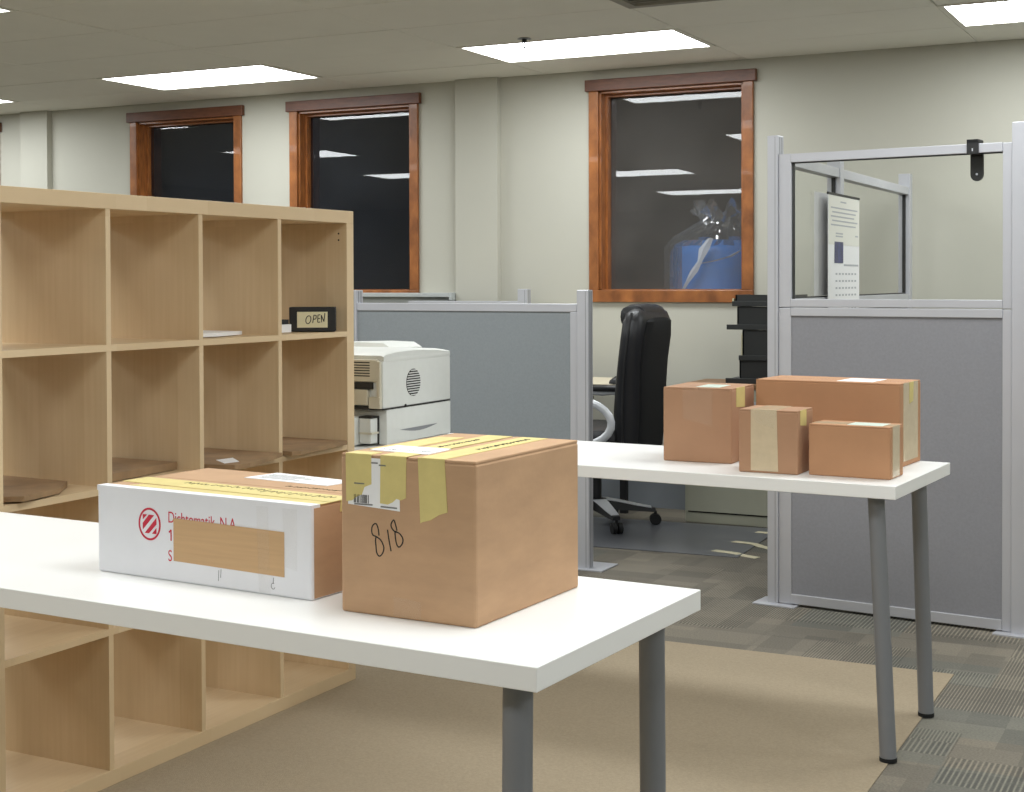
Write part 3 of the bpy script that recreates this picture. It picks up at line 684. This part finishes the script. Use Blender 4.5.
# round grille on the side
gr = bmesh.new(); cyl(gr, (-0.001, 0.195, 0.193), (0.0012, 0.195, 0.193), 0.045, n=32); gro = finish(gr, 'grille', 'dark_slot', P, True)
for k in range(11):
    z = -0.040+k*0.008; h = math.sqrt(max(0.0, 0.044**2-z*z))
    B('grille_bar', 'printer', gro, (0.0012, 0.003, 0.195-h, 0.195+h, 0.193+z-0.0017, 0.193+z+0.0017))
B('seam', 'dark_slot', P, (-PW+0.005, 0.0004, 0.01, PD-0.004, 0.1155, 0.1185))
bm = bmesh.new(); cyl(bm, (-0.001, 0.145, 0.121), (0.0015, 0.145, 0.121), 0.005, n=12); finish(bm, 'screw', 'dark_slot', P)
bm = bmesh.new(); rings = []
for i in range(9):
    t = i/8; y_ = 0.11+0.24*t; d = 0.012*math.sin(PI*t)
    rings.append([bm.verts.new((0.0004, y_, 0.045)), bm.verts.new((0.0012, y_, 0.045)), bm.verts.new((0.0012, y_, 0.045-d-0.0005)), bm.verts.new((0.0004, y_, 0.045-d-0.0005))])
loft(bm, rings); finish(bm, 'grip', 'alu_dark', P)
# end with vents and trays, facing the camera
B('end_cover', 'printer_beige', P, (-PW+0.005, -0.016, 0.0, 0.010, 0.205, 0.276), bev=0.003)
B('end_cover', 'printer_beige', P, (-0.018, -0.006, -0.002, 0.010, 0.155, 0.270), bev=0.002)
for k in range(6): B('vent_slot', 'dark_slot', P, (-0.16, -0.045, -0.0006, 0.002, 0.222+k*0.0085, 0.2255+k*0.0085))
B('output_slot', 'dark_slot', P, (-0.30, -0.036, -0.001, 0.012, 0.182, 0.203))
B('lower_door', 'printer_beige', P, (-PW+0.02, -0.050, -0.006, 0.010, 0.130, 0.180), bev=0.003)
B('latch_block', 'printer_beige', P, (-0.048, -0.004, -0.005, 0.010, 0.120, 0.158), bev=0.003)
B('slot', 'dark_slot', P, (-PW+0.03, -0.052, -0.002, 0.012, 0.116, 0.128))
tr = B('paper_tray', 'printer', P, (-PW+0.02, -0.075, -0.06, 0.03, 0.004, 0.095), bev=0.004)
B('tray_side', 'printer', tr, (-0.073, -0.030, -0.020, 0.03, 0.010, 0.090), bev=0.002)
B('tray_gap', 'dark_slot', tr, (-0.076, -0.028, -0.0185, 0.028, 0.090, 0.096), (-0.0300, -0.0285, 0.020, 0.030, 0.004, 0.095))
B('tray_rail', 'printer_beige', tr, (-0.072, -0.024, -0.024, 0.02, 0.040, 0.046))

# ------------------------------------------------------------------ partitions
def post(parent, x0, x1, y0, y1, H, cap=True):
    # aluminium post with vertical grooves on each face
    wx, wy = x1-x0, y1-y0; g = 0.004
    p = B('post', 'alu', parent, (x0, x1, y0, y1, 0.004, H), bev=0.003)
    B('groove', 'alu_dark', p, (x0+wx*0.74, x0+wx*0.78, y0-0.0006, y0+0.001, 0.01, H-0.006),
      (x1-0.001, x1+0.0006, y0+wy*0.30, y0+wy*0.42, 0.01, H-0.006), (x1-0.001, x1+0.0006, y0+wy*0.62, y0+wy*0.74, 0.01, H-0.006))
    return p
HP = thing('glass_partition', 'tall partition with clear glass above grey fabric, aluminium frame', 'partition', (-1.564, 5.417, 0), math.radians(-6.82))
post(HP, -0.077, -0.034, 0.0, 0.06, 1.80); post(HP, 0.84, 0.905, 0.0, 0.06, 1.795)
def stile(x0, x1, z0, z1): B('stile', 'alu', HP, (x0, x1, 0.008, 0.052, z0, z1), bev=0.002)
stile(-0.033, 0.017, 1.143, 1.728); stile(0.807, 0.839, 1.143, 1.725); stile(-0.033, 0.017, 0.008, 1.140); stile(0.807, 0.839, 0.008, 1.140)
def rail(z0, z1): B('rail', 'alu', HP, (0.017, 0.807, 0.006, 0.054, z0, z1), bev=0.002)
rail(1.694, 1.727); rail(1.1445, 1.174); rail(1.110, 1.1415); rail(0.010, 0.047)
quad('glass_pane', 'clear_glass', HP, ((0.017, 0.031, 1.174), (0.807, 0.031, 1.174), (0.807, 0.031, 1.694), (0.017, 0.031, 1.694)))
B('gasket', 'hanger_black', HP, (0.017, 0.020, 0.020, 0.042, 1.174, 1.694), (0.017, 0.807, 0.020, 0.042, 1.691, 1.694))
B('fabric_panel', 'fabric_grey', HP, (0.017, 0.807, 0.012, 0.048, 0.047, 1.110))
B('foot_plate', 'alu', HP, (-0.125, 0.045, -0.035, 0.095, 0.0, 0.006), bev=0.001)
B('foot_plate', 'alu', HP, (0.785, 0.96, -0.035, 0.095, 0.0, 0.006), bev=0.001)

SPt = thing('glass_partition', 'aluminium and glass partition running back to the wall, seen through the front glass', 'partition', (-1.58, 5.50, 0), 0)
def ypost(y):
    p = B('post', 'alu', SPt, (-0.03, 0.03, y, y+0.06, 0.004, 1.795), bev=0.003)
    B('groove', 'hanger_black', p, (-0.006, 0.006, y-0.0008, y+0.002, 0.02, 1.68))
ypost(0.70); ypost(2.14)
for (ya, yb) in ((0.01, 0.70), (0.76, 2.14)):
    B('rail', 'alu', SPt, (-0.024, 0.024, ya, yb, 1.685, 1.725), bev=0.002)
    B('rail', 'alu', SPt, (-0.024, 0.024, ya, yb, 1.115, 1.174), bev=0.002)
    quad('glass_pane', 'clear_glass', SPt, ((0, ya, 1.174), (0, yb, 1.174), (0, yb, 1.685), (0, ya, 1.685)))
    B('gasket', 'hanger_black', SPt, (-0.008, 0.008, yb-0.008, yb, 1.174, 1.685), (-0.008, 0.008, ya, yb, 1.174, 1.180))
    B('fabric_panel', 'fabric_grey', SPt, (-0.018, 0.018, ya, yb, 0.03, 1.115))
    B('rail', 'alu', SPt, (-0.024, 0.024, ya, yb, 0.004, 0.03))

LP = thing('low_partition', 'low grey fabric partition behind the printer with an aluminium top rail', 'partition', (-2.575, 5.72, 0))
post(LP, 0.0, 0.055, 0.0, 0.05, 1.207); post(LP, -1.175, -1.125, 0.0, 0.06, 1.207)
B('rail', 'alu', LP, (-1.125, -0.002, 0.006, 0.054, 1.112, 1.147), bev=0.002)
B('stile', 'alu', LP, (-0.035, -0.001, 0.008, 0.052, 0.05, 1.111), bev=0.002)
B('fabric_panel', 'fabric_low', LP, (-1.125, -0.035, 0.012, 0.048, 0.05, 1.112))
B('rail', 'alu', LP, (-1.125, -0.035, 0.006, 0.054, 0.02, 0.05))
B('foot_plate', 'alu', LP, (-0.03, 0.125, -0.02, 0.16, 0.0, 0.006), bev=0.001)

RP = thing('low_partition', 'low partition against the window wall, only its top rail and post showing', 'partition', (-3.83, 7.66, 0))
post(RP, 0.0, 0.063, 0.0, 0.055, 1.200)
B('rail', 'alu', RP, (-0.75, -0.001, 0.004, 0.05, 1.095, 1.128), bev=0.002)
B('fabric_panel', 'fabric_low', RP, (-0.75, -0.001, 0.010, 0.045, 0.03, 1.095))

# hanging clip on the glass partition
CL = thing('partition_hanger', 'black plastic coat hook clipped over the partition rail', 'hook', HP.location.copy(), math.radians(-6.82))
CL.location.z = 0
B('clamp', 'hanger_black', CL, (0.684, 0.725, -0.003, 0.006, 1.690, 1.742), (0.684, 0.725, -0.003, 0.062, 1.7285, 1.742), (0.684, 0.725, 0.0545, 0.062, 1.690, 1.7285), bev=0.0012)
bm = bmesh.new(); pts = [(0.681, 1.692), (0.681, 1.620)] + [(0.704+0.023*math.cos(math.radians(a)), 1.620+0.023*math.sin(math.radians(a))) for a in range(180, 361, 20)] + [(0.727, 1.692)]
loft(bm, [[bm.verts.new((x, y_, z)) for x, z in pts] for y_ in (0.055, 0.062)]); tg = finish(bm, 'tongue', 'hanger_black', CL)
bm = bmesh.new(); cyl(bm, (0.704, 0.0552, 1.622), (0.704, 0.0535, 1.622), 0.004, n=10); finish(bm, 'rivet', 'alu', tg)
B('screw', 'alu', CL, (0.7025, 0.7065, -0.0038, -0.0028, 1.700, 1.710))

# wall planner and grey sheet on the rear partition
CA = thing('wall_calendar', 'white wall planner with a small dark blue picture hanging on the glass partition', 'calendar', (-1.543, 5.965, 1.05))
B('sheet', 'paper', CA, (-0.002, 0.0, 0, 0.54, 0, 0.555))
B('top_bar', 'hanger_black', CA, (-0.006, 0.002, 0, 0.54, 0.552, 0.562))
B('header', 'paper_cream2', CA, (0.0, 0.0008, 0.004, 0.536, 0.345, 0.550))
B('picture', 'photo_blue', CA, (0.0008, 0.0016, 0.10, 0.245, 0.268, 0.358))
hd = [[(0.20, 0.528), (0.30, 0.528)]] + [[(0.04+0.02*(i % 2), 0.500-0.018*i), (0.50-0.03*(i % 3), 0.500-0.018*i)] for i in range(5)] + [[(0.12, 0.393), (0.24, 0.393)], [(0.46, 0.388), (0.51, 0.388)], [(0.12, 0.381), (0.24, 0.381)]]
strokes('print', 'ink_light', CA, hd, 0.006, (0.0009, 0, 0), YA, ZA, RN)
strokes('month_grid', 'ink_light', CA, [[(0.12+0.055*c, 0.222-0.03*r), (0.15+0.055*c, 0.222-0.03*r)] for c in range(7) for r in range(7)] + [[(0.26, 0.26), (0.52, 0.26)]], 0.008, (0.0001, 0, 0), YA, ZA, RN)
tag(B('reflection_sheet', 'reflection_grey', None, (-1.5765, -1.5755, 5.87, 6.13, 1.182, 1.61)), 'grey sheet standing in for the reflection of the wall planner in the glass', 'sheet')  # grey sheet painted in for the planner's reflection

# ------------------------------------------------------------------ the cubicle: mat, chair, desk, cabinet
MT = tag(B('chair_mat', 'mat_plastic', None, (-1.30, 0, 0, 0.80, 0.0, 0.004), bev=0.0015, loc=(-2.03, 6.265, 0), rot=(0, 0, math.radians(3))), 'grey plastic chair mat under the office chair', 'floor mat')
def floor_tape(pts, label):
    bm = bmesh.new(); rings = []
    for i, p in enumerate(pts):
        p = Vector(p); a, b = Vector(pts[max(i-1, 0)]), Vector(pts[min(i+1, len(pts)-1)]); t = (b-a); t.z = 0; t.normalize(); s = Vector((-t.y, t.x, 0))*0.022
        rings.append([bm.verts.new(p+s), bm.verts.new(p-s), bm.verts.new(p-s+Vector((0, 0, 0.001))), bm.verts.new(p+s+Vector((0, 0, 0.001)))])
    loft(bm, rings); tag(finish(bm, 'masking_tape', 'tape_floor'), label, 'tape', 'tape strips on the chair mat')
floor_tape([(-2.18, 6.37, 0.0042), (-2.06, 6.34, 0.0045), (-2.025, 6.325, 0.001), (-1.95, 6.30, 0.0004)], 'strip of masking tape nearest the front corner of the chair mat')
floor_tape([(-2.17, 6.63, 0.0042), (-2.06, 6.60, 0.006), (-2.02, 6.57, 0.003), (-1.93, 6.52, 0.0004)], 'middle strip of masking tape on the right edge of the chair mat')
floor_tape([(-2.15, 6.93, 0.0042), (-2.07, 6.92, 0.0055), (-1.98, 6.91, 0.0004)], 'rear strip of masking tape on the chair mat, beside the cabinet')

CHX = thing('office_chair', 'black high-backed leather office chair with silver arms and base', 'chair', (-2.955, 6.80, 0.004), math.radians(5))
CHX.scale = (1.06, 1.06, 1.0)
# local frame: the chair faces -x; its back is at +x
def loft_back():
    bm = bmesh.new(); rings = []
    #      z     cx    halfthick halfwidth
    prof = [(0.36, 0.205, 0.030, 0.18), (0.40, 0.215, 0.065, 0.235), (0.60, 0.220, 0.078, 0.25), (0.72, 0.225, 0.072, 0.255), (0.84, 0.235, 0.066, 0.265), (0.96, 0.250, 0.066, 0.270), (1.04, 0.258, 0.064, 0.265), (1.085, 0.258, 0.050, 0.235), (1.105, 0.258, 0.022, 0.18)]
    for z, cx_, ht, hw in prof: rings.append(sring(bm, (cx_, 0, z), (1, 0, 0), (0, 1, 0), ht, hw, 28, 0.55))
    loft(bm, rings); return bm, prof
bm, prof = loft_back(); bk = finish(bm, 'backrest', 'leather', CHX, True)
bm = bmesh.new(); rings = []
for z, cx_, ht, hw in prof[1:-1]: rings.append(sring(bm, (cx_+ht*0.80-(0.012 if z > 1.06 else 0), 0, z-(0.012 if z > 1.06 else 0)), (1, 0, 0), (0, 1, 0), 0.020, hw*(0.84 if z < 1.0 else 0.78 if z < 1.06 else 0.58), 20, 0.6))
loft(bm, rings); finish(bm, 'back_panel', 'black_cloth', bk, True)
bm = bmesh.new(); rings = []
for k, (y_, s) in enumerate(((-0.19, 0.35), (-0.165, 0.85), (-0.08, 1.0), (0.08, 1.0), (0.165, 0.85), (0.19, 0.35))):
    rings.append(sring(bm, (0.238, y_, 1.065), (1, 0, 0), (0, 0, 1), 0.072*s, 0.062*s, 16, 0.7))
loft(bm, rings); finish(bm, 'headrest', 'leather', CHX, True)
bm = bmesh.new()
for s in (-1, 1):
    tube(bm, [(cx_-0.1*ht, s*hw*1.0, z) for z, cx_, ht, hw in prof[1:-1]], 0.006, 8)
finish(bm, 'piping', 'black_plastic', bk, True)
bm = bmesh.new(); rings = []
for z, g in ((0.395, 0.85), (0.41, 0.97), (0.44, 1.0), (0.48, 1.0), (0.505, 0.94), (0.515, 0.75)):
    rings.append(sring(bm, (-0.03, 0, z), (1, 0, 0), (0, 1, 0), 0.25*g, 0.255*g, 28, 0.5))
loft(bm, rings); finish(bm, 'seat', 'leather', CHX, True)
for s in (-1, 1):
    bm = bmesh.new(); pts = []
    for a in range(-100, 111, 15):
        t = math.radians(a); pts.append((0.00+0.170*math.cos(t), s*0.285, 0.545+0.112*math.sin(t)))
    pts = [(-0.20, s*0.285, 0.640), (-0.12, s*0.285, 0.655)][::1] + pts[::-1] + [(-0.16, s*0.275, 0.43)]
    tube(bm, pts, 0.0, 10, flat=(0.019, 0.014)); ar = finish(bm, 'armrest', 'chrome', CHX, True)
    bm = bmesh.new(); rings = [sring(bm, (x, s*0.285, 0.672), (0, 1, 0), (0, 0, 1), 0.03*g, 0.017*g, 14, 0.7) for x, g in ((-0.225, 0.5), (-0.205, 1), (-0.05, 1.05), (0.06, 1), (0.08, 0.5))]
    loft(bm, rings); finish(bm, 'arm_pad', 'leather', ar, True)
bm = bmesh.new(); cyl(bm, (0, 0, 0.09), (0, 0, 0.24), 0.027); cyl(bm, (0, 0, 0.24), (0, 0, 0.375), 0.016); finish(bm, 'gas_lift', 'black_plastic', CHX, True)
B('seat_plate', 'black_plastic', CHX, (-0.13, 0.13, -0.10, 0.10, 0.37, 0.40), bev=0.006)
bm = bmesh.new(); tube(bm, [(0.10, 0, 0.385), (0.20, 0, 0.392), (0.215, 0, 0.46), (0.215, 0, 0.56)], 0.0, 10, flat=(0.012, 0.04)); finish(bm, 'back_bracket', 'black_plastic', CHX, True)
A0 = math.radians(-52)
for k in range(5):
    a = A0+k*2*PI/5; d = Vector((math.cos(a), math.sin(a), 0)); n_ = Vector((-d.y, d.x, 0))
    bm = bmesh.new(); rings = []
    for r_, wd, zb, zt in ((0.02, 0.036, 0.085, 0.135), (0.10, 0.032, 0.080, 0.122), (0.20, 0.026, 0.072, 0.100), (0.285, 0.020, 0.066, 0.085)):
        c_ = d*r_
        rings.append([bm.verts.new(c_+n_*wd+Vector((0, 0, zb))), bm.verts.new(c_-n_*wd+Vector((0, 0, zb))), bm.verts.new(c_-n_*wd*0.8+Vector((0, 0, zt))), bm.verts.new(c_+n_*wd*0.8+Vector((0, 0, zt)))])
    loft(bm, rings); lg_ = finish(bm, 'base_arm', 'black_plastic', CHX)
    bm = bmesh.new(); rings = []
    for r_, wd, zt in ((0.05, 0.033, 0.1330), (0.10, 0.030, 0.1250), (0.20, 0.024, 0.1030), (0.265, 0.018, 0.0905)):
        c_ = d*r_
        rings.append([bm.verts.new(c_+n_*wd+Vector((0, 0, zt-0.004))), bm.verts.new(c_-n_*wd+Vector((0, 0, zt-0.004))), bm.verts.new(c_-n_*wd+Vector((0, 0, zt+0.002))), bm.verts.new(c_+n_*wd+Vector((0, 0, zt+0.002)))])
    loft(bm, rings); finish(bm, 'arm_cover', 'chrome', lg_)
    c_ = d*0.285; bm = bmesh.new()
    for s in (-1, 1): cyl(bm, c_+n_*s*0.004+Vector((0, 0, 0.0275)), c_+n_*s*0.024+Vector((0, 0, 0.0275)), 0.0275, n=20)
    cyl(bm, c_+Vector((0, 0, 0.0275)), c_+Vector((0, 0, 0.07)), 0.007, n=10)
    finish(bm, 'caster', 'black_rubber', CHX, True)

DK = thing('desk', 'beige desk along the window wall in front of the office chair', 'desk', (-2.93, 7.15, 0))
B('desktop', 'desk_top', DK, (-1.6, 0, 0, 0.50, 0.667, 0.695), bev=0.003)
B('end_panel', 'desk_top', DK, (-1.58, -1.555, 0.03, 0.48, 0.0, 0.667))
B('leg', 'black_plastic', DK, (-0.06, -0.025, 0.05, 0.085, 0.0, 0.667)); B('leg', 'black_plastic', DK, (-0.06, -0.025, 0.44, 0.475, 0.0, 0.667))
MS = thing('computer_mouse', 'black computer mouse on the beige desk', 'mouse', (-2.995, 7.21, 0.695), math.radians(70))
bm = bmesh.new(); rings = []
for x_, hw, hh in ((-0.062, 0.012, 0.012), (-0.055, 0.026, 0.026), (-0.02, 0.033, 0.042), (0.02, 0.031, 0.038), (0.05, 0.026, 0.024), (0.060, 0.014, 0.010)):
    rings.append([bm.verts.new((x_, hw*math.cos(PI*k/8), 0.001+hh*math.sin(PI*k/8))) for k in range(9)])
loft(bm, rings); bd = finish(bm, 'shell', 'black_plastic', MS, True)
bm = bmesh.new(); cyl(bm, (0.03, -0.003, 0.033), (0.03, 0.003, 0.033), 0.008, n=14); finish(bm, 'scroll_wheel', 'black_rubber', MS, True)

FPn = thing('floor_panel', 'low blue-grey panel with a pale top rail on the carpet behind the chair', 'panel', (-2.60, 7.46, 0))
B('board', 'panel_blue', FPn, (-0.95, 0, 0, 0.04, 0.0, 0.180)); B('top_rail', 'heater', FPn, (-0.95, 0, -0.008, 0.048, 0.180, 0.200), bev=0.003)

FC = thing('filing_cabinet', 'beige metal filing cabinet with a thin brown wooden top', 'cabinet', (-2.585, 7.09, 0))
B('carcass', 'cabinet', FC, (0, 0.90, 0.012, 0.36, 0.0, 0.695), bev=0.003)
B('top', 'cab_wood', FC, (-0.005, 0.905, -0.008, 0.365, 0.695, 0.718), bev=0.002)
B('kick_gap', 'dark_slot', FC, (0.018, 0.88, 0.0085, 0.013, 0.052, 0.060))
for z0, z1 in ((0.060, 0.362), (0.370, 0.688)):
    dr = B('drawer', 'cabinet', FC, (0.020, 0.88, -0.004, 0.012, z0, z1), bev=0.002)
    B('handle', 'alu', dr, (0.37, 0.53, -0.022, -0.016, z1-0.07, z1-0.055), (0.37, 0.38, -0.018, -0.003, z1-0.07, z1-0.055), (0.52, 0.53, -0.018, -0.003, z1-0.07, z1-0.055))

# black stacking trays on the cabinet
Zt = 0.718
lv = [(0.0, 'lowest', -0.375), (0.112, 'second lowest', -0.300), (0.245, 'second highest', -0.375), (0.375, 'topmost', -0.335)]
TXo = -2.0
for k, (dz, nm, xo) in enumerate(((0.0, 'bottom', 0.0), (0.118, 'second from bottom', 0.070), (0.275, 'third from bottom', 0.006), (0.395, 'top', 0.035))):
    hN = (0.118, 0.157, 0.120, 0.060)[k]
    t = thing('letter_tray', 'black stacking letter tray, %s of the stack on the cabinet' % nm, 'tray', (-2.385+xo, 7.17, Zt+dz), group='stacked black trays')
    wd = 0.36-xo
    B('shelf', 'tray', t, (0, wd, 0.0, 0.24, 0.001, 0.022), bev=0.002)
    B('lip', 'tray', t, (0, wd, -0.012, 0.0, 0.001, 0.027), bev=0.002)
    a0 = (0.068-xo if k == 0 else 0.014 if k == 1 else 0.050 if k == 2 else 0.004)
    a0 = max(0.012, a0)
    B('side_wall', 'tray', t, (a0, a0+0.008, 0.01, 0.24, 0.022, hN-0.0005)); B('side_wall', 'tray', t, (wd-0.008, wd, 0.01, 0.24, 0.022, hN-0.0005))
    B('rear_wall', 'tray', t, (a0, wd, 0.01, 0.016, 0.022, hN-0.0005))
    if k in (1, 3): B('paper_edge', 'paper_cream', t, (a0-0.010 if k == 1 else -0.008, a0-0.002 if k == 1 else -0.001, 0.02, 0.22, 0.0 if k == 3 else 0.024, hN-0.02))

# ------------------------------------------------------------------ blue drum in the store behind the largest window
DR = thing('plastic_drum', 'blue plastic drum behind the glass of the largest window', 'drum', (-2.84, 8.42, 0.5))
DR.scale = (1.06, 1.06, 1.0)
bm = bmesh.new(); rings = []
for r_, z in ((0.24, 0.0), (0.275, 0.03), (0.285, 0.20), (0.296, 0.24), (0.285, 0.28), (0.285, 0.55), (0.296, 0.59), (0.285, 0.63), (0.285, 0.88), (0.278, 0.925), (0.255, 0.965), (0.21, 0.988), (0.15, 0.99)):
    rings.append([bm.verts.new((r_*math.cos(2*PI*k/40), r_*math.sin(2*PI*k/40), z)) for k in range(40)])
loft(bm, rings); finish(bm, 'shell', 'drum_blue', DR, True)
for x_ in (-0.09, 0.09):
    bm = bmesh.new(); cyl(bm, (x_, 0, 0.988), (x_, 0, 1.01), 0.035); finish(bm, 'bung', 'drum_blue', DR, True)
PB = bmesh.new(); rings = []
for j, (r_, z, wv) in enumerate(((0.312, 0.50, 0.010), (0.310, 0.75, 0.012), (0.310, 0.95, 0.012), (0.285, 0.985, 0.014), (0.24, 1.025, 0.03), (0.16, 1.075, 0.05), (0.12, 1.11, 0.08), (0.15, 1.16, 0.12), (0.19, 1.19, 0.18))):
    ring = []
    for k in range(64):
        t = 2*PI*k/64; q = r_*(1+wv*(math.sin(9*t+j*0.7)+0.7*math.sin(17*t-j*1.1)+0.4*math.sin(29*t+j)))
        ring.append(PB.verts.new((q*math.cos(t)+0.05*max(0, j-4)/4, q*math.sin(t), z+wv*0.25*math.sin(11*t+j))))
    rings.append(ring)
loft(PB, rings, cap=False)
pb = finish(PB, 'plastic_bag', 'poly_bag', None); pb.location = (-2.84, 8.42, 0.5); pb.scale = (1.065, 1.065, 1.0)
tag(pb, 'clear crumpled plastic bag gathered over the blue drum', 'bag')
for pts in ([(-80, 0.99, 0.016), (-86, 0.93, 0.030), (-90, 0.86, 0.014), (-96, 0.80, 0.024), (-104, 0.73, 0.012), (-111, 0.66, 0.005)], [(-52, 0.92, 0.006), (-62, 0.885, 0.014), (-76, 0.86, 0.010), (-88, 0.845, 0.004)]):  # white ribbons paint the highlights along the folds of the bag
    bm = bmesh.new(); rings = []
    for a, z, wd in pts:
        t = math.radians(a); p = Vector((0.335*math.cos(t), 0.335*math.sin(t), z)); e = Vector((-math.sin(t), math.cos(t), 0))
        rings.append([bm.verts.new(p-e*wd), bm.verts.new(p+p.xy.to_3d()*0.03+Vector((0, 0, 0.004))), bm.verts.new(p+e*wd), bm.verts.new(p-p.xy.to_3d()*0.01)])
    loft(bm, rings); finish(bm, 'fold_glint', 'bag_glint', pb, True)
